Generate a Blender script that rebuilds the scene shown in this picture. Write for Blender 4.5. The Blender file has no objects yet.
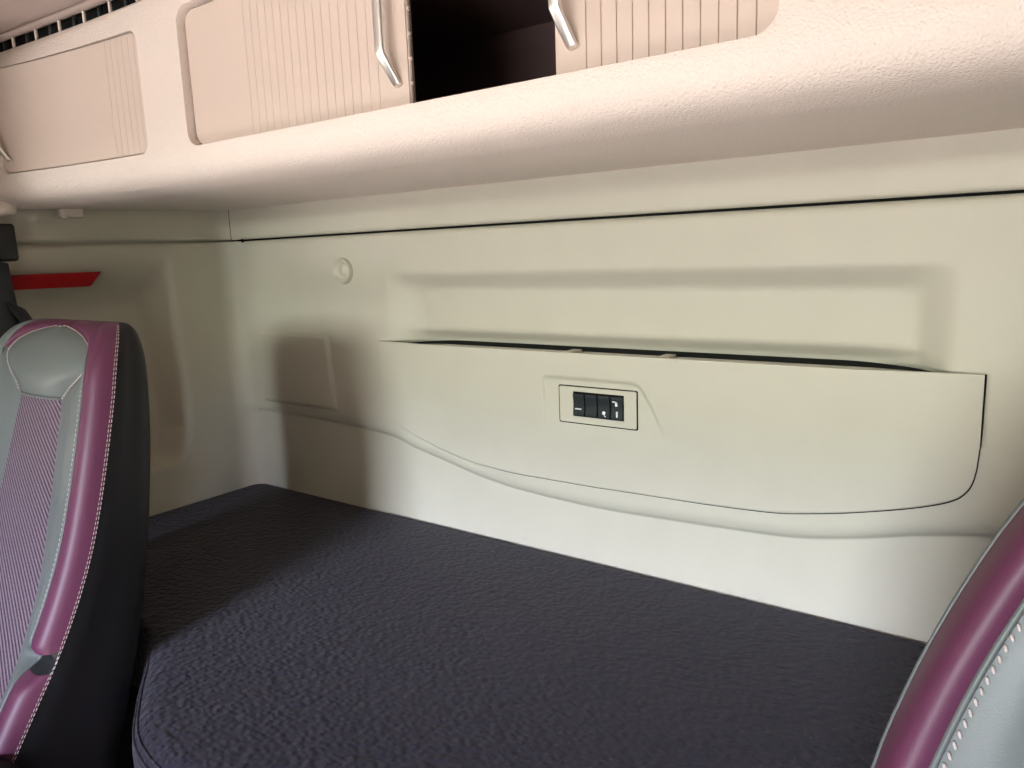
import bpy, bmesh, math, random
from mathutils import Vector, Matrix
random.seed(4)
C = bpy.context.scene.collection
PI = math.pi

# ------------------------------------------------------------------ helpers
def ss(a, b, x):
    if a > b: return 1 - ss(b, a, x)
    if a == b: return 0.0 if x < a else 1.0
    t = max(0.0, min(1.0, (x - a) / (b - a)))
    return t * t * (3 - 2 * t)

def lerp(pts, x):
    if x <= pts[0][0]: return pts[0][1]
    for (x0, y0), (x1, y1) in zip(pts, pts[1:]):
        if x <= x1: return y0 + (y1 - y0) * (x - x0) / (x1 - x0)
    return pts[-1][1]

def smooth_lerp(pts, x):                       # monotone cubic through the points
    n = len(pts)
    if x <= pts[0][0]: return pts[0][1]
    if x >= pts[-1][0]: return pts[-1][1]
    for i in range(n - 1):
        if x <= pts[i + 1][0]: break
    def sl(k): return (pts[k + 1][1] - pts[k][1]) / (pts[k + 1][0] - pts[k][0])
    def tan(k):
        if k == 0: return sl(0)
        if k == n - 1: return sl(n - 2)
        a, b = sl(k - 1), sl(k)
        return 0.0 if a * b <= 0 else 2 * a * b / (a + b)
    x0, y0 = pts[i]; x1, y1 = pts[i + 1]; h = x1 - x0; t = (x - x0) / h
    return ((2*t**3 - 3*t**2 + 1) * y0 + (t**3 - 2*t**2 + t) * h * tan(i)
            + (-2*t**3 + 3*t**2) * y1 + (t**3 - t**2) * h * tan(i + 1))

def smin(a, b, k):
    h = max(0.0, min(1.0, 0.5 + 0.5 * (b - a) / k))
    return b + (a - b) * h - k * h * (1 - h)

def obj(name, bm, mat, parent=None, smooth=True, angle=None):
    me = bpy.data.meshes.new(name)
    bmesh.ops.recalc_face_normals(bm, faces=bm.faces)
    bm.to_mesh(me); bm.free()
    o = bpy.data.objects.new(name, me)
    if mat: me.materials.append(mat)
    if smooth:
        for p in me.polygons: p.use_smooth = True
        if angle: me.set_sharp_from_angle(angle=math.radians(angle))
    C.objects.link(o)
    if parent: o.parent = parent
    return o

def local(o):                                   # parts are built in world metres: shift them into their thing's frame
    if o.parent: o.matrix_parent_inverse = o.parent.matrix_world.inverted()
    return o

def tag(o, label, cat, group=None):
    o['label'] = label; o['category'] = cat
    if group: o['group'] = group
    return o

def thing(name, label, cat, loc=(0, 0, 0), group=None):
    o = bpy.data.objects.new(name, None); C.objects.link(o)
    o.empty_display_size = 0.05
    o.location = loc
    o.matrix_world = Matrix.Translation(loc)
    return tag(o, label, cat, group)

def part(name, bm, mat, parent, smooth=True, angle=None, label=None):
    loc = parent.matrix_world.to_translation()
    bmesh.ops.translate(bm, verts=bm.verts, vec=-Vector(loc))
    o = obj(name, bm, mat, parent, smooth, angle)
    if label: o['label'] = label
    return o

def sub(name, bm, mat, parent_part, root, smooth=True, angle=None, label=None):
    loc = root.matrix_world.to_translation()
    bmesh.ops.translate(bm, verts=bm.verts, vec=-Vector(loc))
    o = obj(name, bm, mat, parent_part, smooth, angle)
    if label: o['label'] = label
    return o

def struct(name, bm, mat, smooth=True, angle=None):
    o = obj(name, bm, mat, None, smooth, angle); o['kind'] = 'structure'; return o

def grid_bm(rows, bm=None, close_v=False):
    bm = bm or bmesh.new()
    vs = [[bm.verts.new(p) for p in r] for r in rows]
    for i in range(len(vs) - 1):
        n = len(vs[i])
        for j in range(n if close_v else n - 1):
            k = (j + 1) % n
            try: bm.faces.new((vs[i][j], vs[i][k], vs[i + 1][k], vs[i + 1][j]))
            except ValueError: pass
    return bm, vs

def add_box(bm, x0, x1, y0, y1, z0, z1, bevel=0.0, seg=3):
    r = bmesh.ops.create_cube(bm, size=1)
    vs = r['verts']
    for v in vs:
        v.co = Vector((x0 + (v.co.x + .5) * (x1 - x0), y0 + (v.co.y + .5) * (y1 - y0), z0 + (v.co.z + .5) * (z1 - z0)))
    if bevel:
        es = list({e for v in vs for e in v.link_edges})
        bmesh.ops.bevel(bm, geom=es, offset=bevel, segments=seg, profile=.5, affect='EDGES')
    return bm

def box(*a, **k): return add_box(bmesh.new(), *a, **k)

def frame_of(d):
    d = d.normalized()
    up = Vector((0, 0, 1)) if abs(d.z) < .9 else Vector((1, 0, 0))
    a = d.cross(up).normalized(); return a, d.cross(a).normalized()

def add_tube(bm, pts, r, n=8, caps=True, closed=False):
    pts = [Vector(p) for p in pts]
    rad = r if callable(r) else (lambda t: r)
    rings = []; N = len(pts); pa = None
    for i, p in enumerate(pts):
        if closed: d = pts[(i + 1) % N] - pts[i - 1]
        else: d = pts[min(i + 1, N - 1)] - pts[max(i - 1, 0)]
        if d.length < 1e-9: d = Vector((0, 0, 1))
        d.normalize()
        if pa is None: pa, _ = frame_of(d)
        a = (pa - d * pa.dot(d)); a = a.normalized() if a.length > 1e-6 else frame_of(d)[0]
        pa = a; b = d.cross(a)
        rr = rad(i / max(1, N - 1))
        rings.append([bm.verts.new(p + (a * math.cos(2*PI*k/n) + b * math.sin(2*PI*k/n)) * rr) for k in range(n)])
    for i in range(N if closed else N - 1):
        A, B = rings[i], rings[(i + 1) % N]
        for k in range(n):
            bm.faces.new((A[k], A[(k+1) % n], B[(k+1) % n], B[k]))
    if caps and not closed:
        bm.faces.new(rings[0][::-1]); bm.faces.new(rings[-1])
    return bm

def resample(pts, step):
    pts = [Vector(p) for p in pts]; out = [pts[0]]; acc = 0.0
    for a, b in zip(pts, pts[1:]):
        L = (b - a).length; d = step - acc
        while d <= L:
            out.append(a + (b - a) * (d / L)); d += step
        acc = L - (d - step)
    return out

def add_stitches(bm, pts, length, gap, r, skew=None, n=5):
    q = resample(pts, (length + gap) / 4)
    k = 0
    while k + 4 < len(q):
        a = q[k]; b = q[k] + (q[k + 4] - q[k]) * (length / (length + gap))
        if skew: b = b + Vector(skew) * 1.0; a = a - Vector(skew)
        m = (a + b) / 2
        add_tube(bm, [a, a.lerp(m, .3), m, b.lerp(m, .3), b], lambda t: r * (.45 + .55 * math.sin(PI * min(1, max(0, t)))), n)
        k += 4
    return bm

def rrect(x0, x1, z0, z1, r, n=8):
    out = []
    rs = r if isinstance(r, (list, tuple)) else (r, r, r, r)
    for cx, cz, a0, rr in ((x1, z1, 0, rs[0]), (x0, z1, 90, rs[1]), (x0, z0, 180, rs[2]), (x1, z0, 270, rs[3])):
        sx = -1 if cx == x1 else 1; sz = -1 if cz == z1 else 1
        for i in range(n + 1):
            a = math.radians(a0 + 90 * i / n)
            out.append((cx + sx * rr + rr * math.cos(a), cz + sz * rr + rr * math.sin(a)))
    return out

def prism_xz(outline, yf, yb, bm=None):          # outline in (x, z), from y = yf to y = yb
    bm = bm or bmesh.new()
    f = [bm.verts.new((x, yf(x) if callable(yf) else yf, z)) for x, z in outline]
    b = [bm.verts.new((x, yb(x) if callable(yb) else yb, z)) for x, z in outline]
    n = len(outline)
    bm.faces.new(f); bm.faces.new(b[::-1])
    for i in range(n): bm.faces.new((f[i], b[i], b[(i + 1) % n], f[(i + 1) % n]))
    return bm

def lathe_y(prof, cx, cz, y0, n=28, bm=None):    # profile (radius, depth along -y)
    bm = bm or bmesh.new()
    rows = [[(cx + r * math.cos(2*PI*k/n), y0 - d, cz + r * math.sin(2*PI*k/n)) for k in range(n)] for r, d in prof]
    grid_bm(rows, bm, close_v=True)
    return bm

# ------------------------------------------------------------------ materials
def mat(name, col, rough=.5, bump=None, spec=.5, metal=0, sheen=0, vary=None, coat=0):
    m = bpy.data.materials.new(name); m.use_nodes = True
    nt = m.node_tree; b = nt.nodes['Principled BSDF']
    b.inputs['Base Color'].default_value = (*col, 1)
    b.inputs['Roughness'].default_value = rough
    b.inputs['Specular IOR Level'].default_value = spec
    b.inputs['Metallic'].default_value = metal
    if sheen:
        b.inputs['Sheen Weight'].default_value = sheen
        b.inputs['Sheen Roughness'].default_value = .5
    if coat: b.inputs['Coat Weight'].default_value = coat
    tc = nt.nodes.new('ShaderNodeTexCoord')
    if bump:
        kind, scale, strength, dist = bump
        if kind == 'noise':
            t = nt.nodes.new('ShaderNodeTexNoise'); t.inputs['Scale'].default_value = scale; t.inputs['Detail'].default_value = 3
            out = t.outputs['Fac']
        else:
            t = nt.nodes.new('ShaderNodeTexVoronoi'); t.inputs['Scale'].default_value = scale; t.feature = 'SMOOTH_F1'
            out = t.outputs['Distance']
        nt.links.new(tc.outputs['Object'], t.inputs['Vector'])
        bp = nt.nodes.new('ShaderNodeBump'); bp.inputs['Strength'].default_value = strength; bp.inputs['Distance'].default_value = dist
        nt.links.new(out, bp.inputs['Height']); nt.links.new(bp.outputs['Normal'], b.inputs['Normal'])
    if vary:
        scale, amt = vary
        t = nt.nodes.new('ShaderNodeTexNoise'); t.inputs['Scale'].default_value = scale; t.inputs['Detail'].default_value = 5
        nt.links.new(tc.outputs['Object'], t.inputs['Vector'])
        r = nt.nodes.new('ShaderNodeValToRGB')
        r.color_ramp.elements[0].position = .3; r.color_ramp.elements[1].position = .7
        r.color_ramp.elements[0].color = (*[c * (1 - amt) for c in col], 1)
        r.color_ramp.elements[1].color = (*[min(1, c * (1 + amt)) for c in col], 1)
        nt.links.new(t.outputs['Fac'], r.inputs['Fac']); nt.links.new(r.outputs['Color'], b.inputs['Base Color'])
    return m

M = {}
M['wall'] = mat('wall_plastic', (.555, .53, .445), .55, ('noise', 700, .12, .001), .4, vary=(14, .02))
M['cab'] = mat('cabinet_plastic', (.755, .665, .605), .5, ('noise', 400, .75, .002), .45)
M['door'] = mat('tambour_plastic', (.60, .50, .435), .5, ('noise', 900, .1, .0008), .4)
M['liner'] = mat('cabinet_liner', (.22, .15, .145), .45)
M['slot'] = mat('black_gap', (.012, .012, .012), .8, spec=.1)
M['metal'] = mat('brushed_aluminium', (.90, .89, .86), .36, ('noise', 300, .05, .0005), metal=1)
M['ceil'] = mat('headliner', (.50, .41, .375), .9, ('noise', 500, .4, .001), .2)
M['red'] = mat('red_reflector', (.34, .002, .004), .4, ('voronoi', 500, .2, .0006), .15)
M['black'] = mat('black_plastic', (.008, .008, .009), .42, ('noise', 500, .1, .0006))
M['web'] = mat('seat_belt_webbing', (.020, .024, .032), .6, ('noise', 800, .4, .0008))
M['floor'] = mat('floor_rubber', (.015, .015, .016), .8, ('noise', 300, .4, .001), .2)
M['bounce'] = mat('bounce_mat', (.64, .575, .54), .8, ('noise', 300, .3, .001), .2)  # bright beige for the floor and the added sunlight-bouncing box
M['dash'] = mat('dashboard', (.12, .115, .11), .6, ('noise', 400, .3, .001))
M['purple'] = mat('burgundy_leather', (.086, .022, .052), .46, ('noise', 900, .10, .0008), .32)
M['grey'] = mat('grey_green_leather', (.094, .106, .105), .40, ('noise', 900, .14, .0008), .35)
M['shell'] = mat('black_leather', (.010, .010, .013), .5, ('noise', 800, .2, .0008), .28)
M['thread'] = mat('cream_thread', (.40, .35, .33), .7)
M['white'] = mat('white_print', (.85, .87, .88), .5)
M['btn'] = mat('switch_black', (.022, .027, .031), .35, ('noise', 900, .1, .0005))

def mattress_mat():
    m = mat('mattress_fabric', (.0105, .0085, .0205), .62, None, .27, sheen=.09)
    nt = m.node_tree; b = nt.nodes['Principled BSDF']
    tc = nt.nodes.new('ShaderNodeTexCoord')
    mp = nt.nodes.new('ShaderNodeMapping'); mp.inputs['Scale'].default_value = (1.0, 1.35, 1.0)
    nt.links.new(tc.outputs['Object'], mp.inputs['Vector'])
    v = nt.nodes.new('ShaderNodeTexVoronoi'); v.feature = 'SMOOTH_F1'; v.inputs['Scale'].default_value = 98; v.inputs['Randomness'].default_value = .75
    nt.links.new(mp.outputs['Vector'], v.inputs['Vector'])
    n = nt.nodes.new('ShaderNodeTexNoise'); n.inputs['Scale'].default_value = 900
    nt.links.new(tc.outputs['Object'], n.inputs['Vector'])
    ad = nt.nodes.new('ShaderNodeMath'); ad.operation = 'MULTIPLY_ADD'; ad.inputs[1].default_value = .18
    nt.links.new(n.outputs['Fac'], ad.inputs[0]); nt.links.new(v.outputs['Distance'], ad.inputs[2])
    bp = nt.nodes.new('ShaderNodeBump'); bp.inputs['Strength'].default_value = 1.0; bp.inputs['Distance'].default_value = .0055; bp.invert = True
    nt.links.new(ad.outputs[0], bp.inputs['Height']); nt.links.new(bp.outputs['Normal'], b.inputs['Normal'])
    # a few specks of pale lint
    l = nt.nodes.new('ShaderNodeTexVoronoi'); l.inputs['Scale'].default_value = 60
    nt.links.new(tc.outputs['Object'], l.inputs['Vector'])
    r = nt.nodes.new('ShaderNodeValToRGB')
    r.color_ramp.elements[0].position = .045; r.color_ramp.elements[0].color = (.12, .115, .15, 1)
    r.color_ramp.elements[1].position = .075; r.color_ramp.elements[1].color = (.0105, .0085, .0205, 1)
    nt.links.new(l.outputs['Distance'], r.inputs['Fac']); nt.links.new(r.outputs['Color'], b.inputs['Base Color'])
    return m
M['mattress'] = mattress_mat()

def mesh_mat():
    m = mat('woven_seat_fabric', (.16, .10, .14), .75, None, .3)
    nt = m.node_tree; b = nt.nodes['Principled BSDF']
    tc = nt.nodes.new('ShaderNodeTexCoord')
    w = nt.nodes.new('ShaderNodeTexWave'); w.wave_type = 'BANDS'; w.bands_direction = 'DIAGONAL'
    w.inputs['Scale'].default_value = 60; w.inputs['Distortion'].default_value = 1.4; w.inputs['Detail'].default_value = 1; w.inputs['Detail Scale'].default_value = 12
    nt.links.new(tc.outputs['Object'], w.inputs['Vector'])
    r = nt.nodes.new('ShaderNodeValToRGB')
    r.color_ramp.elements[0].color = (.026, .014, .022, 1); r.color_ramp.elements[1].color = (.185, .135, .172, 1)
    nt.links.new(w.outputs['Fac'], r.inputs['Fac']); nt.links.new(r.outputs['Color'], b.inputs['Base Color'])
    bp = nt.nodes.new('ShaderNodeBump'); bp.inputs['Strength'].default_value = .6; bp.inputs['Distance'].default_value = .002
    nt.links.new(w.outputs['Fac'], bp.inputs['Height']); nt.links.new(bp.outputs['Normal'], b.inputs['Normal'])
    return m
M['mesh'] = mesh_mat()

W = 2.03            # cab width
ZM = .80            # mattress top
ZG = 1.394          # groove between lower and upper rear trim
FIL = .042          # corner radius

# ------------------------------------------------------------------ rear wall
SEAM = [(.483, 1.085), (.486, 1.047), (.493, 1.026), (.506, 1.012), (.534, .999), (.594, .979), (.658, .962), (.733, .949), (.827, .943),
        (.956, .943), (1.072, .945), (1.176, .947), (1.286, .952), (1.357, .963), (1.435, .981), (1.495, .999),
        (1.523, 1.012), (1.536, 1.026), (1.543, 1.047), (1.546, 1.085)]
LEDGE = [(0, 1.002), (.206, 1.001), (.374, .996), (.492, .985), (.551, .968), (.632, .951), (.732, .930), (.826, .919), (.995, .913),
         (1.143, .917), (1.241, .921), (1.310, .925), (1.401, .941), (1.485, .962), (1.56, .976), (1.7, .99), (W, .995)]
PT = 1.177          # pocket panel top
PX0, PX1 = .483, 1.546

def recess(x, z):
    u = smin((x - .505) / .085, (1.516 - x) / .060, .5)
    u = smin(u, (1.318 - z) / .042, .6)
    return .030 * ss(0, 1, u)

def ledge_z(x):
    return smooth_lerp(LEDGE, x) - .008

def wall_y(x, z):
    led = ledge_z(x)
    y = 0.0
    # quarter-round lip down to the set-back lower wall
    if z < led + .022:
        u = max(0.0, min(1.0, (led + .022 - z) / .026))
        y += (.009 + .007 * ss(.30, .55, x)) * (1 - math.sqrt(max(0.0, 1 - u * u)))
    if z > PT - .0015: y += recess(x, z)
    if z > PT - .0015: y += .022 * ss(1.206, 1.178, z) * ss(0, .14, min(x - .50, 1.530 - x))
    if z > ZG - .012:
        u = (z - (ZG - .012)) / .012
        y += .010 * (1 - math.sqrt(max(0.0, 1 - min(1, u) ** 2)))
    return y

xs = set()
x = FIL
while x < W - FIL: xs.add(round(x, 5)); x += .007
x = PX0
while x < .60: xs.add(round(x, 5)); xs.add(round(2.029 - x, 5)); x += .0025
for e in (PX0 - .0022, PX0 - .0012, PX1 + .0012, PX1 + .0022, W - FIL): xs.add(round(e, 5))
xs = sorted(xs)
GAP = .0016
cols = []
for x in xs:
    led = ledge_z(x)
    inside = PX0 - .0015 <= x <= PX1 + .0015
    sm = smooth_lerp(SEAM, x)
    zs = [.60 + (led - .012 - .60) * i / 14 for i in range(14)]
    zs += [led - .012 + .038 * i / 11 for i in range(11)]
    a = led + .026
    s = max(sm, a + .004)
    zs += [a + (s - .003 - a) * i / 5 for i in range(5)]
    zs += [s - .003, s - .0018, s - .0006, s + .003]
    zs += [s + .003 + (PT - .002 - s - .003) * (i + 1) / 10 for i in range(10)]
    zs += [PT + .0, PT + .003]
    zs += [PT + .003 + (1.262 - PT - .003) * (i + 1) / 14 for i in range(14)]
    zs += [1.262 + (1.325 - 1.262) * (i + 1) / 22 for i in range(22)]
    zs += [1.325 + (ZG - .013 - 1.325) * (i + 1) / 6 for i in range(6)]
    zs += [ZG - .013 + .013 * (i + 1) / 6 for i in range(6)]
    col = []
    for z in zs:
        y = wall_y(x, z)
        if inside and sm - .001 < z <= PT - .001:       # pocket behind the panel
            y = max(y, .014 + .036 * ss(0, .06, min(x - PX0, PX1 - x)))
        col.append((x, y, z))
    cols.append(col)
bm, _ = grid_bm(cols)
struct('wall_back', bm, M['wall'])

# upper trim strip above the groove
prof = [(.012, ZG + .004), (.004, ZG + .0045), (-.001, ZG + .007), (-.002, ZG + .012), (-.002, 1.44), (-.002, 1.50)]
bm, _ = grid_bm([[(x, y, z) for y, z in prof] for x in (FIL, .5, 1, 1.5, W - FIL)])
struct('trim_1', bm, M['wall'], angle=60)
struct('trim_2', box(.0, W, .020, .03, ZG - .03, ZG + .03), M['slot'])     # dark joint behind the groove

# ------------------------------------------------------------------ side wall with corner and recess
def side_x(y, z):
    edge = lerp([(.88, -.20), (.90, -.175), (.93, -.158), (.976, -.142), (1.15, -.146), (1.345, -.153)], z)
    u = smin((edge - y) / .050, (z - .893) / .035, .5)
    u = smin(u, (1.375 - z) / .12, .4)
    u = smin(u, (y + .62) / .05, .3)
    d = .070 * ss(0, 1, u)
    if z > ZG - .012:
        u2 = (z - (ZG - .012)) / .012
        d += .008 * (1 - math.sqrt(max(0.0, 1 - min(1, u2) ** 2)))
    return -d

def side_strip(name, zs, flip, surf):
    ys = [-.66 + (.66 - FIL) * i / 110 for i in range(111)]
    rows = []
    for z in zs:
        r = [((W - surf(y, z)) if flip else surf(y, z), y, z) for y in ys]
        for k in range(1, 13):
            a = PI / 2 * k / 12
            xx = FIL * (1 - math.cos(a)); yy = -FIL + FIL * math.sin(a)
            dd = surf(-FIL, z)
            n = math.sin(a)
            led = smooth_lerp(LEDGE, 0)
            off = wall_y(FIL, z) if n > 0 and z < 1.39 else 0
            xx2 = xx + dd * (1 - n); yy2 = yy + off * n
            r.append(((W - xx2) if flip else xx2, yy2, z))
        rows.append(r)
    bm, _ = grid_bm(rows)
    return struct(name, bm, M['wall'])
zs = [.55 + (ZG - .014 - .55) * i / 130 for i in range(131)] + [ZG - .014 + .014 * (i + 1) / 6 for i in range(6)]
side_strip('wall_left', zs, False, side_x)
def upper_side(y, z): return -.008 * (1 - ss(ZG + .004, ZG + .009, z))
side_strip('trim_3', [ZG + .004, ZG + .0055, ZG + .007, ZG + .009, ZG + .02, 1.48, 1.56, 1.745], False, upper_side)
side_strip('wall_right', [.55, .8, 1.0, 1.2, 1.38], True, lambda y, z: 0.0)
side_strip('trim_4', [1.386, 1.40, 1.50, 1.745], True, lambda y, z: 0.0)
struct('trim_5', box(-.03, -.012, -.66, .02, ZG - .03, ZG + .03), M['wall'])
struct('wall_outer_right', box(W + .031, W + .06, -.70, .06, .5, 1.76), M['dash'], smooth=False)
struct('wall_rear_outer', box(-.13, W + .09, .065, .09, 0, 1.80), M['dash'], smooth=False)
struct('wall_outer_left', box(-.13, -.10, -.70, .06, .5, 1.76), M['dash'], smooth=False)
struct('trim_6', box(W + .012, W + .03, -.66, .02, ZG - .03, ZG + .03), M['slot'])
# small vertical joint in the corner of the upper trim
bm = bmesh.new(); a = math.radians(52)
px, py = FIL * (1 - math.cos(a)), -FIL + FIL * math.sin(a)
add_box(bm, px - .0004, px + .0004, py - .0006, py + .003, ZG + .004, 1.50)
struct('trim_7', bm, M['slot'], smooth=False)

struct('trim_8', box(-.03, .19, -.80, -.66, .30, 1.75, bevel=.03, seg=4), M['wall'], angle=40)     # unseen door pillars, the left one added to shade the side wall
struct('trim_9', box(W - .125, W + .03, -.80, -.66, .30, 1.75, bevel=.03, seg=4), M['wall'], angle=40)

# ------------------------------------------------------------------ rest of the cab shell
struct('floor', box(-.05, W + .05, -2.35, .05, -.05, 0), M['bounce'], smooth=False)
struct('ceiling', box(-.13, W + .09, -2.3, .064, 1.754, 1.80), M['ceil'], smooth=False)
struct('wall_rear_base', box(-.05, W + .05, .012, .06, 0, .62), M['floor'], smooth=False)
for nm, xa, xb, opened in (('wall_door_left', -.09, -.03, False), ('wall_door_right', W + .03, W + .09, True)):
    bm = box(xa, xb, -2.3, -2.15, 0, 1.745) if opened else box(xa, xb, -2.3, -.655, 0, 1.02)  # unseen right doorway left open to let sun reach the floor
    add_box(bm, xa, xb, -2.3, -.655, 1.60, 1.745)
    add_box(bm, xa, xb, -.79, -.655, 0 if opened else 1.02, 1.60)
    if not opened: add_box(bm, xa, xb, -2.3, -2.15, 1.02, 1.60)
    add_box(bm, xa, xb, -.655, .05, 0, .58)
    struct(nm, bm, M['dash'], smooth=False)
bounce_obj = obj('bounce_box', box(.70, 1.38, -1.71, -.80, .0, .42, bevel=.05, seg=4), M['bounce'], angle=40)  # unseen box added to bounce sunlight up at the cabinet
tag(bounce_obj, 'unseen low beige tunnel cover between the two seats', 'bounce box')
bm = box(-.05, W + .05, -2.36, -2.30, 0, .98)
add_box(bm, -.05, W + .05, -2.36, -2.30, 1.63, 1.80)
struct('wall_front', bm, M['dash'], smooth=False)
dash = tag(obj('dashboard', box(0.0, W, -2.28, -1.72, .02, .96, bevel=.05), M['dash'], angle=40),
           'dark grey dashboard running across the cab under the windscreen', 'dashboard')

# ------------------------------------------------------------------ pocket panel
def panel_y(x, z):
    sm = smooth_lerp(SEAM, x)
    e = min(x - PX0, PX1 - x)
    y = -.0035 - .0125 * ss(0, .20, z - sm) * ss(0, .16, e)
    # shallow arched inset around the switches
    xr = lerp([(1.02, 1.138), (1.06, 1.120), (1.10, 1.101), (1.14, 1.076)], z)
    u = smin((x - .892) / .006, (xr - x) / .009, 1.2)
    u = smin(u, (1.1355 - z) / .007, 1.6)
    f = ss(0, 1, u) * ss(1.010, 1.055, z)
    y = y * (1 - f) + -.0096 * f
    return y

px = sorted(set([round(PX0 + (PX1 - PX0) * i / 150, 5) for i in range(151)]
                + [round(PX0 + .0022 * i, 5) for i in range(40)] + [round(PX1 - .0022 * i, 5) for i in range(40)]
                + [round(.880 + .0025 * i, 5) for i in range(10)] + [round(1.06 + .0025 * i, 5) for i in range(30)]))
front, back = [], []
for x in px:
    sm = smooth_lerp(SEAM, x)
    zs = [sm, sm + .0012] + [sm + .0012 + (PT - .0022 - sm) * (i + 1) / 70 for i in range(70)]
    zs.append(PT)
    c = []
    for i, z in enumerate(zs):
        y = panel_y(x, z)
        if i == 0: y += .0012
        if i == len(zs) - 1: y += .0018
        c.append((x, y, z))
    c.append((x, panel_y(x, PT) + .0045, PT - .0008))
    c.append((x, max(panel_y(x, PT) + .0045, -.001), PT - .02))
    c.append((x, .004, sm + .002)); c.append((x, .004, sm))
    front.append(c)
bm, vs = grid_bm(front, None, close_v=True)
panel = thing('storage_pocket', 'wide beige storage pocket panel with curved lower edge on the rear wall', 'pocket', (1.0145, 0, .943))
part('front_panel', bm, M['wall'], panel, angle=50)
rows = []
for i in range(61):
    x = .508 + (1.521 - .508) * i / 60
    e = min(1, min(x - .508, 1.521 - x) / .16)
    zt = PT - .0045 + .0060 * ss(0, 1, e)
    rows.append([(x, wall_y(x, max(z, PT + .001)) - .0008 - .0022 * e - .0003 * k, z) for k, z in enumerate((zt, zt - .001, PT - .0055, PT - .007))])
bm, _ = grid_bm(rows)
part('pocket_gap_shade', bm, M['slot'], panel)  # black strip standing in for the shade in the pocket gap
for xa in (.928, 1.103):
    part('tab', box(xa, xa + .018, -.012, .034, PT - .006, PT - .001, bevel=.001), M['wall'], panel)
# dark joint line round the panel
outl = [(PX1 + .0008, PT - .0005)] + [(x + .0006, z) for x, z in [(PX1, 1.14), (PX1, 1.10)]] + \
       [(x, smooth_lerp(SEAM, x) - .0007) for x in px[::-1]] + [(PX0 - .0006, 1.10), (PX0 - .0006, PT)]
bm = bmesh.new(); jr = lambda t: .0005 + .0009 * (1 - ss(.0, .5, t))
add_tube(bm, [(x, -.0001 - jr(i / (len(outl) - 1)), z) for i, (x, z) in enumerate(outl)], jr, 6)
part('joint_line', bm, M['slot'], panel)

# switch panel
def pl(x, z): return panel_y(x, z)
sw = thing('switch_panel', 'small beige plate with four black rocker switches on the pocket panel', 'switch panel', (.994, -.01, 1.086))
yb_ = pl(.995, 1.09)
part('joint_line', prism_xz(rrect(.9195, 1.0695, 1.0525, 1.118, .003), yb_ - .0014, yb_ + .001), M['slot'], sw)
bm = bmesh.new()
o_ = rrect(.9212, 1.0678, 1.0542, 1.1163, .003); i_ = rrect(.9485, 1.0455, 1.0655, 1.1085, .0015)
yy = yb_ - .0026
V = [[bm.verts.new((x, y, z)) for x, z in o] for o, y in ((o_, yb_ + .001), (o_, yy + .0006), (rrect(.9218, 1.0672, 1.0548, 1.1157, .003), yy), (i_, yy), (i_, yb_ + .001))]
n = len(o_)
for A, B in zip(V, V[1:]):
    for k in range(n): bm.faces.new((A[k], A[(k+1) % n], B[(k+1) % n], B[k]))
part('bezel', bm, M['wall'], sw, angle=35)
part('switch_well', box(.949, 1.045, yb_ - .0018, yb_ + .002, 1.066, 1.108), M['slot'], sw)
bw = (1.0455 - .9485) / 4
for k in range(4):
    xa = .9485 + bw * k + .0012; xb = xa + bw - .0024
    za, zb = 1.0672, 1.1052
    bm = bmesh.new()
    rows = []
    for i in range(13):
        z = za + (zb - za) * i / 12
        e = .0018 + .0026 * abs((i - 6) / 6) ** 1.5
        if i in (0, 12): e -= .0012
        rows.append([(xa, yb_ + .001, z), (xa, yy - e + .0008, z), (xa + .0008, yy - e, z), (xb - .0008, yy - e, z), (xb, yy - e + .0008, z), (xb, yb_ + .001, z)])
    grid_bm(rows, bm)
    s = part('rocker_switch', bm, M['btn'], sw, angle=40)
    xm = (xa + xb) / 2; ys_ = yy - .0042
    bm = bmesh.new()
    if k == 0:
        add_box(bm, xm - .006, xm + .006, ys_, ys_ + .003, 1.0785, 1.0805)
    elif k == 2:
        bmesh.ops.create_uvsphere(bm, u_segments=14, v_segments=8, radius=.0034)
        for v in bm.verts: v.co = Vector((xm + v.co.x, ys_ + .0018 + v.co.y * .4, 1.0765 + v.co.z))
        add_tube(bm, [(xm + .001, ys_ + .001, 1.0735), (xm + .004, ys_ + .001, 1.0705)], .0008, 6)
    elif k == 3:
        add_box(bm, xm - .0015, xm + .0022, ys_ - .0006, ys_ + .003, 1.0905, 1.0985)
        add_box(bm, xm - .0068, xm + .0022, ys_ - .0006, ys_ + .003, 1.0968, 1.0985)
        add_box(bm, xm - .0002, xm + .0022, ys_ - .0006, ys_ + .003, 1.0720, 1.0815)
    if k != 1: sub('symbol', bm, M['white'], s, sw, smooth=False)
    else: bm.free()

sw.location = sw.location + Vector((.005, 0, .002))

# ------------------------------------------------------------------ square cover, round button
cov = thing('access_cover', 'square beige access cover low on the rear wall near the corner', 'cover', (.208, 0, 1.02))
rows = []
o0 = [(.078, 1.016), (.338, 1.016), (.326, 1.184), (.086, 1.184)]
def quad_ring(ins, y):
    cx = sum(p[0] for p in o0) / 4; cz = sum(p[1] for p in o0) / 4
    out = []
    for i in range(4):
        a = Vector(o0[i]); b = Vector(o0[(i + 1) % 4]); p = Vector(o0[i - 1])
        def inw(q): return Vector((q[0] + ins * (1 if q[0] < cx else -1), q[1] + ins * (1 if q[1] < cz else -1)))
        a, b, p = inw(a), inw(b), inw(p)
        r = .007
        p1 = a + (p - a).normalized() * r; p2 = a + (b - a).normalized() * r
        for t in (0, .25, .5, .75, 1):
            q = p1 * (1 - t) ** 2 + a * 2 * t * (1 - t) + p2 * t * t
            out.append((q.x, y, q.y))
    return out
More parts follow.
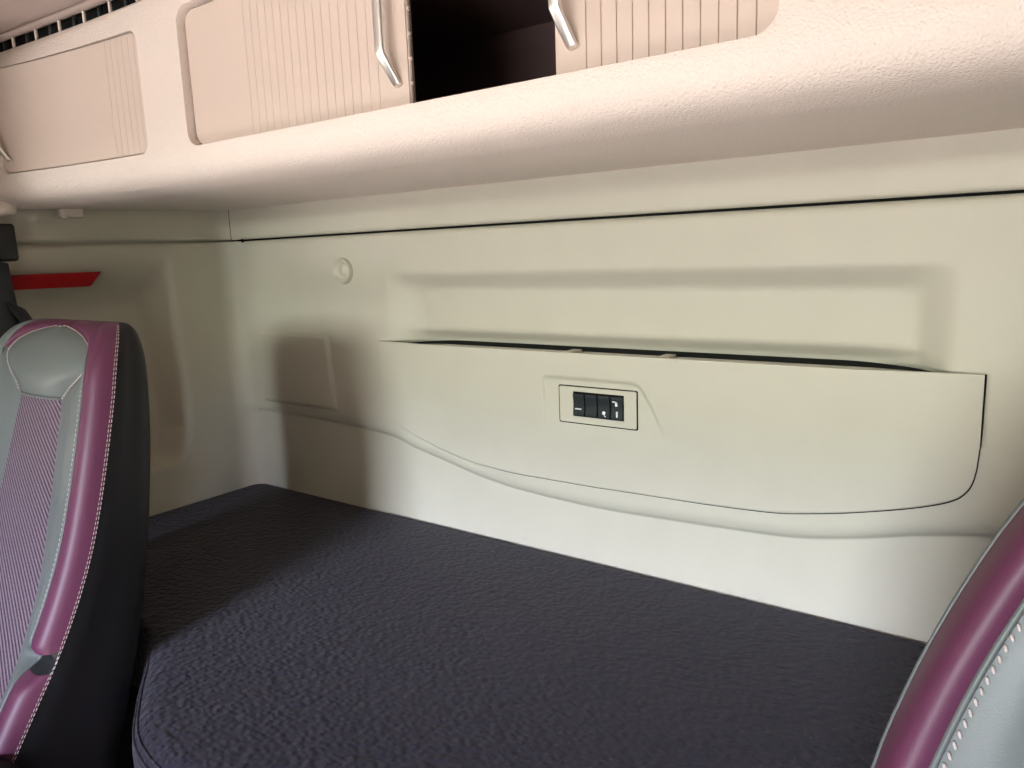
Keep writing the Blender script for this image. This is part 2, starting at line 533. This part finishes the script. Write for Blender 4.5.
R = [quad_ring(0, .002), quad_ring(0, -.002), quad_ring(.0006, -.003), quad_ring(.007, -.0078), quad_ring(.0085, -.0082), quad_ring(.0095, -.0082)]
bm, vs = grid_bm(R, None, close_v=True); bm.faces.new(vs[-1])
part('cover_plate', bm, M['wall'], cov, angle=60)
for cx, cz in ((.150, 1.066), (.312, 1.040)):
    bm = lathe_y([(.0, .0007), (.0035, .0007), (.0042, .0)], cx, cz, -.0082, 14)
    part('screw', bm, M['wall'], cov)

kn = thing('wall_button', 'small round beige button high on the rear wall left of the pocket', 'button', (.390, 0, 1.320))
part('ring', lathe_y([(.0275, -.002), (.0272, .004), (.0262, .0095), (.0245, .0115), (.0225, .0105), (.0185, .0030), (.0140, .0004), (.0125, .0008)], .390, 1.320, 0), M['wall'], kn)
part('cap', lathe_y([(.0125, .0003), (.0120, .0010), (0.0001, .0012)], .390, 1.320, 0), M['wall'], kn)

# ------------------------------------------------------------------ mattress
def mattress_outline():
    ctrl = [(.008, -.50), (.012, -.532), (.040, -.553), (.20, -.555), (.36, -.555), (.46, -.556), (.53, -.572), (.60, -.614), (.67, -.662), (.76, -.712), (.87, -.731), (1.015, -.732)]
    pts = []
    P = [Vector(c) for c in ctrl]
    for i in range(len(P) - 1):
        p0, p1, p2, p3 = P[max(i-1, 0)], P[i], P[i+1], P[min(i+2, len(P)-1)]
        for k in range(10):
            t = k / 10
            pts.append(.5 * ((2*p1) + (-p0 + p2) * t + (2*p0 - 5*p1 + 4*p2 - p3) * t*t + (-p0 + 3*p1 - 3*p2 + p3) * t**3))
    left = [(p.x, p.y) for p in pts]
    right = [(W - x, y) for x, y in left][::-1]
    cr = []
    for k in range(13):
        a = PI / 2 * k / 12
        cr.append((W - .008 - .036 * (1 - math.cos(a)), .013 - .036 + .036 * math.sin(a)))
    cl = [(W - x, y) for x, y in cr][::-1]
    return left + right + cr + cl
mo = mattress_outline()
def inset(pts, d):
    n = len(pts); out = []
    for i in range(n):
        a, b = Vector(pts[i - 1]), Vector(pts[(i + 1) % n])
        t = (b - a).normalized(); nn = Vector((-t.y, t.x))
        out.append(Vector(pts[i]) + nn * d * (.25 + .75 * ss(-.56, -.62, pts[i][1])))
    return out
rings = []
for d, z in ((.03, .668), (.012, .67), (.003, .676), (0, .688), (0, .74), (.0, .765), (.003, .779), (.009, .790), (.018, .797), (.030, .7995), (.042, .8003), (.044, .8003)):
    rings.append([(p.x, p.y, z) for p in inset(mo, d)])
mt = thing('bunk_mattress', 'dark navy pebbled fabric mattress on the sleeper bunk below the rear wall', 'mattress', (1.0, -.35, .668))
bm, vs = grid_bm(rings, None, close_v=True)
bm.faces.new(vs[0][::-1])
top = vs[-1]
es = [bm.edges.get((top[i], top[(i + 1) % len(top)])) for i in range(len(top))]
bmesh.ops.triangle_fill(bm, edges=es, use_beauty=True, normal=(0, 0, 1))
bmesh.ops.remove_doubles(bm, verts=bm.verts, dist=1e-6)
part('mattress_body', bm, M['mattress'], mt)
bm = bmesh.new()
nfront = len([1 for p in mo if p[1] < -.45])
for d, z in ((.0035, .781), (.0085, .7905)):
    q = inset(mo, d)
    add_tube(bm, [(p.x, p.y, z) for p in q[:nfront]], .0016, 6)
part('piping', bm, M['mattress'], mt)

bunk = thing('sleeper_bunk', 'dark bunk box that carries the navy mattress', 'bunk', (1.0, -.3, 0))
bm = bmesh.new()
b0 = inset(mo, .03); rows = [[(p.x, p.y, z) for p in b0] for z in (.02, .66)]
grid_bm(rows, bm, close_v=True)
bm.faces.new([v for v in bm.verts if v.co.z > .6])
part('front_board', bm, M['floor'], bunk, smooth=False)
bm = bmesh.new(); rows = [[(p.x, p.y, z) for p in inset(mo, .015)] for z in (.655, .668)]
grid_bm(rows, bm, close_v=True); bm.faces.new([v for v in bm.verts if v.co.z > .66])
part('slat_board', bm, M['floor'], bunk, smooth=False)
part('plinth', box(.2, W - .2, -.40, -.03, 0, .02), M['floor'], bunk, smooth=False)

# ------------------------------------------------------------------ overhead cabinet
def yshift(x):
    return -.070 * max(0.0, (.62 - x) / .62) ** 2
def face_y(x): return -.45 + yshift(x)
PROF = [(-.001, 1.4670), (-.05, 1.4664), (-.12, 1.4654), (-.20, 1.4640), (-.30, 1.4622), (-.355, 1.4609), (-.374, 1.4606), (-.385, 1.4613), (-.400, 1.4630), (-.415, 1.4658), (-.428, 1.4695), (-.438, 1.4765),
        (-.445, 1.486), (-.449, 1.497), (-.45, 1.508), (-.45, 1.56), (-.45, 1.62), (-.45, 1.68), (-.45, 1.716), (-.4485, 1.7235), (-.444, 1.728), (-.43, 1.728), (-.2, 1.728), (-.001, 1.728)]
cab = thing('overhead_cabinet', 'long cream overhead cabinet with sliding tambour doors above the bunk', 'cabinet', (1.0, -.2, 1.459))
bm = bmesh.new()
cx = [.004 + (W - .008) * i / 60 for i in range(61)]
rows = [[(x, y + yshift(x) * min(1, -y / .45) * (1 - .6 * ss(1.692, 1.726, z)), z) for y, z in PROF] for x in cx]
_, vs = grid_bm(rows, bm, close_v=True)
bm.faces.new(vs[0][::-1]); bm.faces.new(vs[-1])
def cutter(bm):
    bmesh.ops.recalc_face_normals(bm, faces=bm.faces)
    me = bpy.data.meshes.new('cut'); bm.to_mesh(me); bm.free()
    o = bpy.data.objects.new('cut', me); C.objects.link(o); return o
OX0, OX1, OZ0, OZ1 = .592, 1.424, 1.512, 1.698
body = part('cabinet_body', bm, M['cab'], cab, smooth=False)
cuts = [cutter(prism_xz(rrect(OX0, OX1, OZ0, OZ1, .022), -.60, -.03)),
        cutter(prism_xz(rrect(.088, .489, 1.514, 1.690, .018), lambda x: face_y(x) - .1, lambda x: face_y(x) + .06))]
bpy.context.view_layer.update()
for c in cuts:
    md = body.modifiers.new('b', 'BOOLEAN'); md.object = c; md.operation = 'DIFFERENCE'; md.solver = 'EXACT'
bpy.context.view_layer.update()
dg = bpy.context.evaluated_depsgraph_get()
me = bpy.data.meshes.new_from_object(body.evaluated_get(dg))
body.modifiers.clear(); body.data = me
for p in me.polygons: p.use_smooth = True
me.set_sharp_from_angle(angle=math.radians(28))
for c in cuts: bpy.data.objects.remove(c)

bm = bmesh.new()
o_ = rrect(OX0 + .002, OX1 - .002, OZ0 + .002, OZ1 - .002, .02)
f = [bm.verts.new((x, -.428, z)) for x, z in o_]; b = [bm.verts.new((x, -.034, z)) for x, z in o_]
n = len(o_)
for i in range(n): bm.faces.new((f[i], b[i], b[(i+1) % n], f[(i+1) % n]))
bm.faces.new(b)
part('interior_liner', bm, M['liner'], cab, angle=30)

def tambour(name, x0, x1, z0, z1, yf, grooves, corner, thick=.010, deep=.0012):
    """a slatted door: outline in x-z clipped by rounded corners, V grooves along z"""
    xs_ = set([x0, x1])
    N = int((x1 - x0) / .006)
    for i in range(N + 1): xs_.add(x0 + (x1 - x0) * i / N)
    for g in grooves:
        for d in (-.0007, 0, .0007): xs_.add(g + d)
    rl, rr_ = corner
    for r, xa, s in ((rl, x0, 1), (rr_, x1, -1)):
        if r:
            for i in range(9): xs_.add(xa + s * r * (1 - math.cos(PI / 2 * i / 8)))
    xs_ = sorted(q for q in xs_ if x0 <= q <= x1)
    bm = bmesh.new(); fr = []
    for x in xs_:
        za, zb = z0, z1
        for r, xa, s in ((rl, x0, 1), (rr_, x1, -1)):
            if r:
                t = (x - xa) * s
                if t < r:
                    e = r - math.sqrt(max(0, r * r - (r - t) ** 2)); za += e; zb -= e
        g = 0.0
        for q in grooves:
            if abs(x - q) < .00069: g = max(g, deep * (1 - abs(x - q) / .00069))
        y = yf(x) + g
        c = [(x, yf(x) + thick, za), (x, y + .0012, za)] + [(x, y, za + .0012 + (zb - za - .0024) * i / 6) for i in range(7)] + [(x, y + .0012, zb), (x, yf(x) + thick, zb)]
        fr.append(c)
    _, vs = grid_bm(fr, bm, close_v=True)
    for e in (0, -1):
        try: bm.faces.new(vs[e])
        except ValueError: pass
    return part(name, bm, M['door'], cab, angle=35)

def handle(door, x, yface, ztop, zbot):
    bm = bmesh.new()
    P = [(x + .009, yface + .001, zbot), (x + .008, yface - .003, zbot + .003), (x + .001, yface - .0165, zbot + .030), (x, yface - .0180, zbot + .034), (x, yface - .0185, zbot + .040),
         (x, yface - .0185, ztop - .040), (x, yface - .0180, ztop - .034), (x + .001, yface - .0165, ztop - .030), (x + .008, yface - .003, ztop - .003), (x + .009, yface + .001, ztop)]
    rows = []
    for i, p in enumerate(P):
        p = Vector(p); d = (Vector(P[min(i+1, len(P)-1)]) - Vector(P[max(i-1, 0)])).normalized()
        a = Vector((1, 0, 0)); a = (a - d * a.dot(d)).normalized(); b = d.cross(a)
        w_, t_ = .0062, .0026
        rows.append([p + a * w_ * (abs(math.cos(k)) ** .6) * (1 if math.cos(k) > 0 else -1) + b * t_ * (abs(math.sin(k)) ** .6) * (1 if math.sin(k) > 0 else -1) for k in [2*PI*q/12 for q in range(12)]])
    _, vs = grid_bm(rows, bm, close_v=True)
    bm.faces.new(vs[0][::-1]); bm.faces.new(vs[-1])
    sub('handle', bm, M['metal'], door, cab, label='curved silver pull handle')

yd = lambda x: -.438
d2 = tambour('sliding_door', OX0 + .003, 1.014, OZ0 + .002, OZ1 - .003, yd, [.968 - .0150 * i for i in range(17)], (.018, 0))
d2['label'] = 'sliding door left of the open gap'
handle(d2, .990, -.438, 1.676, 1.536)
d3 = tambour('sliding_door', 1.2080, OX1 - .003, OZ0 + .002, OZ1 - .003, yd, [1.242 + .0160 * i for i in range(11)], (0, .020), deep=.0022)
d3['label'] = 'sliding door right of the open gap'
handle(d3, 1.2195, -.438, 1.676, 1.536)
d1 = tambour('sliding_door', .0905, .487, 1.516, 1.688, lambda x: face_y(x) + .0025, [.478 - .0150 * i for i in range(6)], (.018, .018))
d1['label'] = 'closed sliding door at the far left end'
handle(d1, .104, face_y(.1) + .0025, 1.665, 1.536)
bm = bmesh.new()
add_box(bm, 1.0138, 1.0150, -.4365, -.4300, OZ0 + .004, OZ1 - .006)
for i in range(6):
    z = 1.535 + .026 * i
    add_box(bm, 1.0145, 1.0168, -.436, -.431, z, z + .004)
sub('edge_seal', bm, M['door'], d2, cab)

# hooks / clips below the cabinet at the side wall
hk = thing('curtain_clip', 'small cream clip under the left end of the overhead cabinet', 'clip', (.02, -.37, 1.445))
part('clip_base', box(.008, .034, -.384, -.346, 1.4465, 1.470, bevel=.003), M['cab'], hk)
part('clip_lip', box(.030, .037, -.388, -.379, 1.443, 1.464, bevel=.002), M['cab'], hk)

# ventilation slot between cabinet and ceiling
vs_ = thing('ceiling_vent_strip', 'narrow black slotted strip between overhead cabinet and ceiling', 'vent strip', (1.0, -.44, 1.728))
bm = bmesh.new()
rows = [[(x, y + .4 * yshift(x), z) for y, z in ((-.425, 1.7285), (-.425, 1.7535), (-.41, 1.7535), (-.41, 1.7285))] for x in cx]
grid_bm(rows, bm, close_v=True)
part('dark_slot', bm, M['slot'], vs_, smooth=False)
bm = bmesh.new()
rows = [[(x, y + .4 * yshift(x), z) for y, z in ((-.44, 1.7525), (-.455, 1.7515), (-.457, 1.7475), (-.450, 1.7450), (-.440, 1.7465))] for x in cx]
grid_bm(rows, bm, close_v=True)
part('upper_lip', bm, M['ceil'], vs_, angle=60)
k = 0; x = .03
while x < 1.1:
    y0 = -.444 + .4 * yshift(x)
    if k % 2 == 0: part('clip', box(x, x + .0035, y0, y0 + .005, 1.7282, 1.7465, bevel=.0008, seg=1), M['cab'], vs_)
    else: part('rib', box(x, x + .004, y0 + .004, y0 + .012, 1.7282, 1.7465, bevel=.0008, seg=1), M['btn'], vs_)
    x += .038; k += 1

# ------------------------------------------------------------------ items on the side wall
bm = bmesh.new()
oy = [(-.560, 1.338), (-.313, 1.338), (-.316, 1.334), (-.336, 1.3105), (-.342, 1.309), (-.560, 1.311)]
f = [bm.verts.new((.006, y, z)) for y, z in oy]; b = [bm.verts.new((-.002, y, z)) for y, z in oy]
bm.faces.new(f); bm.faces.new(b[::-1])
for i in range(len(oy)): bm.faces.new((f[i], b[i], b[(i+1) % len(oy)], f[(i+1) % len(oy)]))
bmesh.ops.bevel(bm, geom=list(bm.edges), offset=.001, segments=2, affect='EDGES')
tag(obj('red_reflector', bm, M['red'], angle=40), 'long red reflector strip on the left side wall above the seat', 'reflector')

gh = thing('grab_handle', 'cream rounded grab handle end at the upper left side wall', 'handle', (.02, -.52, 1.44))
bm = bmesh.new()
add_tube(bm, [(.025, -.59, 1.462), (.03, -.55, 1.461), (.03, -.51, 1.461), (.029, -.487, 1.462), (.027, -.474, 1.464), (.024, -.466, 1.467)], lambda t: .017 * (1 - .5 * ss(.75, 1, t)), 14)
part('grip', bm, M['cab'], gh)

belt = thing('seat_belt', 'black seat belt hanging from its guide on the left side wall', 'seat belt', (.04, -.5, .9))
part('belt_guide', box(.008, .05, -.545, -.478, 1.364, 1.432, bevel=.006), M['black'], belt, angle=40)
bm = bmesh.new()
path = [(.052, -.525, 1.37), (.054, -.524, 1.33), (.058, -.522, 1.28), (.066, -.519, 1.23), (.08, -.512, 1.17), (.10, -.50, 1.08), (.12, -.49, .95)]
rows = []
for p in path:
    rows.append([(p[0] - .001, p[1] - .026, p[2]), (p[0] + .002, p[1] - .012, p[2]), (p[0] + .002, p[1] + .012, p[2] - .006), (p[0] - .001, p[1] + .026, p[2] - .010),
                 (p[0] - .003, p[1] + .026, p[2] - .010), (p[0] - .0005, p[1], p[2]), (p[0] - .003, p[1] - .026, p[2])])
_, vv = grid_bm(rows, bm, close_v=True); bm.faces.new(vv[0]); bm.faces.new(vv[-1][::-1])
part('webbing', bm, M['web'], belt)
bm = bmesh.new()
path = [(.056, -.50, 1.285), (.066, -.492, 1.262), (.078, -.480, 1.235), (.09, -.468, 1.20), (.10, -.46, 1.12)]
rows = [[(p[0], p[1] - .020, p[2] + .012), (p[0] + .004, p[1], p[2]), (p[0], p[1] + .016, p[2] - .010), (p[0] - .003, p[1] + .016, p[2] - .010), (p[0] - .003, p[1] - .020, p[2] + .012)] for p in path]
_, vv = grid_bm(rows, bm, close_v=True); bm.faces.new(vv[0]); bm.faces.new(vv[-1][::-1])
part('lower_webbing', bm, M['web'], belt)

# ------------------------------------------------------------------ seats
YF = [(.50, -.905), (.60, -.868), (.726, -.804), (.79, -.765), (.865, -.719), (.93, -.686), (1.0, -.658), (1.132, -.618), (1.20, -.598), (1.244, -.588), (1.30, -.578)]
YB = [(.50, -.700), (.646, -.656), (.76, -.619), (.888, -.586), (1.0, -.566), (1.117, -.548), (1.216, -.536), (1.30, -.528)]
WID_L = [(.50, .195), (.70, .200), (.95, .200), (1.035, .198), (1.10, .195), (1.175, .187), (1.21, .181), (1.245, .175), (1.30, .170)]
ZT0, ZT1 = 1.195, 1.270

WID_R = [(.50, .200), (.70, .212), (.95, .213), (1.035, .202), (1.10, .184), (1.175, .153), (1.21, .134), (1.245, .114), (1.30, .095)]

def make_seat(x0, label, WID, roll=0.0):
    st = thing('driver_seat' if x0 > 1 else 'passenger_seat', label, 'seat', (x0, -.8, 0))
    rows_z = []
    z = .56
    while z < ZT0:
        rows_z.append((z, 0.0))
        z += .006 if .79 < z < .875 else .016
    for k in range(0, 17): rows_z.append((ZT0 + (ZT1 - ZT0) * math.sin(PI/2 * k / 16), PI/2 * k / 16))
    NM, NS, NP, NSide, NB = 8, 6, 9, 7, 6
    def zone_pts(z, a):
        yf, yb = smooth_lerp(YF, z), smooth_lerp(YB, z)
        c = max(.0, math.cos(a)); mid = yb + (yf - yb) * .42
        k = c ** .75
        yf2, yb2 = mid + (yf - mid) * k, mid + (yb - mid) * k
        w = smooth_lerp(WID, z) - .050 * (1 - c) ** 1.5
        pw = (.026 if x0 > 1 else .041) * (.6 + .4 * k)
        p = w - pw
        m = lerp([(.56, .142), (.75, .136), (.84, .126), (.93, .106), (1.0, .086), (1.10, .074), (1.165, .066)], z)
        if z > 1.165:
            m = m + (p - .002 - m) * ss(1.165, 1.228, z) ** .8
        if z > 1.222:
            m *= math.sqrt(max(0.0, 1 - ((z - 1.222) / .0415) ** 2)) if z < 1.2634 else 0.0
            m = max(m, .012)
        m = min(m, p - .001)
        notch = 1 - .95 * math.exp(-((z - .852) / .0120) ** 2)
        out = []
        pad = .014 * ss(1.150, 1.20, z)
        crest = ((.033 if x0 > 1 else .027) * notch) * k
        for i in range(NM + 1):
            t = m * i / NM
            d = (.011 + .004 * (1 - (i / NM) ** 2)) * k + pad * k * (1 - .75 * (i / NM) ** 4)
            out.append((t, yf2 - d))
        for i in range(1, NS + 1):
            u = i / NS
            d = .011 * k + (crest - .015 * k) * ss(0, 1, u) + .003 * k * math.sin(PI * u)
            if u == 1: d -= .001
            out.append((m + (p - m) * u, yf2 - d))
        d0 = crest - .004 * k
        for i in range(1, NP + 1):
            u = i / NP
            d = d0 * math.sqrt(max(0, 1 - u ** 2.2)) + .007 * k * math.sin(PI * u) * notch
            t = p + pw * (u + .10 * math.sin(PI * u))
            out.append((t, yf2 - d))
        for i in range(1, NSide + 1):
            u = i / NSide
            y = yf2 + (yb2 - yf2) * u * .94
            t = w + .002 * math.sin(PI * min(1, u * 3)) - .012 * k * ss(0, .8, u) - .012 * k * ss(.75, 1, u)
            out.append((t, y))
        tl, yl = out[-1]
        for i in range(1, NB + 1):
            u = i / NB
            out.append((tl * (1 - u), yl + (yb2 - yl) * math.sin(PI/2 * min(1, u * 3)) ))
        return out
    right_seat = x0 > 1
    table = [(z, a, zone_pts(z, a)) for z, a in rows_z]
    n = len(table[0][2])
    iM, iS, iP, iSd = NM, NM + NS, NM + NS + NP, NM + NS + NP + NSide
    def P(i, j, s): 
        z, a, q = table[i]; return Vector((x0 + s * q[j][0] + roll * (z - .7), q[j][1], z))
    def patch(j0, j1, i0, i1, s):
        return [[P(i, j, s) for j in range(j0, j1 + 1)] for i in range(i0, i1 + 1)]
    nr = len(table) - 1
    ipad = next(i for i, (z, a, q) in enumerate(table) if z > 1.162)
    ind = [i for i, (z, a, q) in enumerate(table)]
    inA = max(i for i in ind if table[i][0] < .843); inB = min(i for i in ind if table[i][0] > .861)
    iw = min(i for i in ind if table[i][0] > 1.224); it = min(i for i in ind if table[i][0] > 1.2615)
    def both(rows_for):
        bm = bmesh.new()
        for s in (1, -1): grid_bm(rows_for(s), bm)
        bmesh.ops.remove_doubles(bm, verts=bm.verts, dist=1e-5)
        return bm
    bm = bmesh.new()
    for s in (1, -1):
        grid_bm(patch(iM, iS, iw, nr, s), bm); grid_bm(patch(0, iM, it, nr, s), bm)
    bmesh.ops.remove_doubles(bm, verts=bm.verts, dist=1e-5)
    part('top_bolster', bm, M['purple'], st)
    part('woven_panel', both(lambda s: patch(0, iM, 0, ipad, s)), M['mesh'], st)
    part('head_pad', both(lambda s: patch(0, iM, ipad, it, s)), M['grey'], st)
    bmS = both(lambda s: patch(iP, n - 1, 0, nr, s))
    part('black_back_shell', bmS, M['shell'], st)
    for s in (1, -1):
        bm, _ = grid_bm(patch(iM, iS, 0, iw, s)); part('leather_strip', bm, M['grey'], st)
        bm, _ = grid_bm(patch(iS, iP, inB, nr, s)); part('upper_bolster', bm, M['purple'] if s > 0 or right_seat else M['grey'], st)
        bm, _ = grid_bm(patch(iS, iP, 0, inA, s)); part('lower_bolster', bm, M['purple'] if s > 0 or right_seat else M['grey'], st)
        bm, _ = grid_bm(patch(iS, iP, inA, inB, s)); part('bolster_notch', bm, M['shell'], st)
        # piping and thread
        bm = bmesh.new()
        add_tube(bm, [P(i, iS, s) + Vector((0, -.0008, 0)) for i in range(iw + 1)], .0020, 8)
        part('piping', bm, M['grey'], st)
        bm = bmesh.new()
        add_stitches(bm, [P(i, iS - 1, s) * .32 + P(i, iS, s) * .68 + Vector((0, -.0010, 0)) for i in range(iw - 1)], .0042, .0024, .0011 if right_seat else .0006, (.0013 * s if right_seat else 0, 0, 0))
        if right_seat:
            b2 = bmesh.new(); add_tube(b2, [P(i, iP, s) + Vector((0, .0004, 0)) for i in range(nr - 1)], .0016, 6); part('edge_piping', b2, M['grey'], st)
        else:
            add_stitches(bm, [P(i, iP, s) + Vector((s * .0012, -.0002, 0)) for i in range(nr - 1)], .0046, .0018, .0006)
            add_stitches(bm, [P(i, iP, s) * .85 + P(i, iP - 1, s) * .15 + Vector((s * .0004, -.0006, 0)) for i in range(nr - 1)], .0046, .0018, .0005)
        part('seam_stitching', bm, M['thread'], st)
        bm = bmesh.new()
        add_stitches(bm, [P(i, iM, s) + Vector((0, -.0008, 0)) for i in range(ipad, it + 1)] + [P(it, j, s) + Vector((0, -.0008, 0)) for j in range(iM - 1, -1, -2)], .0050, .0012, .0008)
        add_stitches(bm, [P(i, iM, s) * .8 + P(i, min(iM + 1, n - 1), s) * .2 + Vector((s * .001, -.0010, 0)) for i in range(ipad, iw)], .0046, .0018, .0007)
        part('pad_stitching', bm, M['thread'], st)
    bm = bmesh.new()
    top = [P(ipad, j, -1) for j in range(iM, 0, -1)] + [P(ipad, j, 1) for j in range(0, iM + 1)]
    add_tube(bm, [p + Vector((0, -.0010, 0)) for p in top], .0022, 6)
    part('pad_seam', bm, M['grey'], st)
    # cushion and pedestal
    bm = box(x0 - .245, x0 + .245, -1.26, -.785, .600, .768, bevel=.032, seg=6)
    for v in bm.verts:
        if v.co.z > .74 and abs(v.co.x - x0) < .17: v.co.z -= .012
    part('seat_cushion', bm, M['shell'], st)
    bm = bmesh.new()
    cp = [(x0 + .226, -1.22, .7675), (x0 + .226, -.85, .7675), (x0 + .222, -.822, .7675), (x0 + .205, -.806, .7665),
          (x0 - .205, -.806, .7665), (x0 - .222, -.822, .7675), (x0 - .226, -.85, .7675), (x0 - .226, -1.22, .7675)]
    add_tube(bm, cp, .0028, 8)
    part('cushion_piping', bm, M['grey'], st)
    bm = box(x0 - .16, x0 + .16, -1.15, -.82, .0, .30, bevel=.02)
    add_box(bm, x0 - .19, x0 + .19, -1.2, -.78, .28, .59, bevel=.03)
    part('pedestal', bm, M['floor'], st)
    return st
make_seat(.415, 'burgundy and grey leather seat with woven centre beside the left wall', WID_L)
make_seat(1.752, 'burgundy and pale leather seat cut off at the lower right', WID_R)

# ------------------------------------------------------------------ light
wld = bpy.data.worlds.new('outdoors'); bpy.context.scene.world = wld; wld.use_nodes = True
nt = wld.node_tree; bg = nt.nodes['Background']
tc = nt.nodes.new('ShaderNodeTexCoord'); sp = nt.nodes.new('ShaderNodeSeparateXYZ')
rp = nt.nodes.new('ShaderNodeValToRGB')
rp.color_ramp.elements[0].position = .40; rp.color_ramp.elements[0].color = (.30, .30, .22, 1)
rp.color_ramp.elements[1].position = .75; rp.color_ramp.elements[1].color = (.90, .95, 1.0, 1)
e = rp.color_ramp.elements.new(.52); e.color = (.42, .50, .26, 1)
mr = nt.nodes.new('ShaderNodeMapRange'); mr.inputs['From Min'].default_value = -1; mr.inputs['From Max'].default_value = 1
nt.links.new(tc.outputs['Generated'], sp.inputs['Vector']); nt.links.new(sp.outputs['Z'], mr.inputs['Value'])
nt.links.new(mr.outputs['Result'], rp.inputs['Fac']); nt.links.new(rp.outputs['Color'], bg.inputs['Color'])
bg.inputs['Strength'].default_value = .06

def area(name, loc, target, sx, sy, power, col, spread=180):
    l = bpy.data.lights.new(name, 'AREA'); l.shape = 'RECTANGLE'; l.size = sx; l.size_y = sy
    l.energy = power; l.color = col; l.spread = math.radians(spread)
    o = bpy.data.objects.new(name, l); C.objects.link(o); o.location = loc
    d = Vector(target) - Vector(loc); o.rotation_euler = d.to_track_quat('-Z', 'Y').to_euler()
    return o
area('bright_sky', (2.4, -9.0, 3.78), (1.0, -.2, 1.0), 2.2, 1.35, 1130, (.62, .68, 1.0))
area('bright_foliage', (2.4, -9.0, 2.45), (1.0, -.2, 1.0), 2.2, 1.25, 600, (.85, .92, .84))
area('cabinet_front_fill', (1.0, -6.0, .40), (1.0, -.45, 1.6), 5.0, 1.2, 215, (1.0, .93, .92))  # fill lamp added to brighten the cabinet front from below
sl = bpy.data.lights.new('sun', 'SUN'); sl.energy = 74; sl.color = (1, .97, .96); sl.angle = math.radians(.6)
so = bpy.data.objects.new('sun', sl); C.objects.link(so); so.location = (4, -1.2, 3)
so.rotation_euler = Vector((-1, -.12, -.78)).to_track_quat('-Z', 'Y').to_euler()
area('windscreen_trees', (1.2, -2.28, 1.54), (1.2, -.2, 1.3), 1.4, .28, 4.0, (1.0, .985, .66))
area('door_window_trees', (-.06, -1.45, 1.32), (1.1, -.1, 1.15), 1.2, .5, 1.0, (.92, .97, .66))
area('underside_fill', (-3.0, -2.4, .45), (1.0, -.3, 1.46), 3.0, 1.0, 60, (1.0, .88, .80))  # fill lamp added on the left to lift the cabinet underside

# ------------------------------------------------------------------ camera
cam = bpy.data.cameras.new('camera'); co = bpy.data.objects.new('camera', cam); C.objects.link(co)
yaw, pitch, roll = .6371, .1742, -.0376
fw = Vector((-math.sin(yaw) * math.cos(pitch), math.cos(yaw) * math.cos(pitch), -math.sin(pitch)))
r0 = Vector((math.cos(yaw), math.sin(yaw), 0)); u0 = r0.cross(fw)
r = r0 * math.cos(roll) + u0 * math.sin(roll); u = u0 * math.cos(roll) - r0 * math.sin(roll)
mw = Matrix(((r.x, u.x, -fw.x, 1.6254), (r.y, u.y, -fw.y, -1.0928), (r.z, u.z, -fw.z, 1.35), (0, 0, 0, 1)))
co.matrix_world = mw
cam.sensor_width = 36; cam.lens = 36 * 760.15 / 1024; cam.clip_start = .02
S = bpy.context.scene
S.camera = co
S.view_settings.view_transform = 'Standard'; S.view_settings.look = 'None'
S.view_settings.exposure = 0.05; S.view_settings.gamma = 1.0; S.view_settings.use_curve_mapping = False
S.cycles.use_denoising = True
S.cycles.max_bounces = 10; S.cycles.diffuse_bounces = 6
S.cycles.sample_clamp_indirect = 8
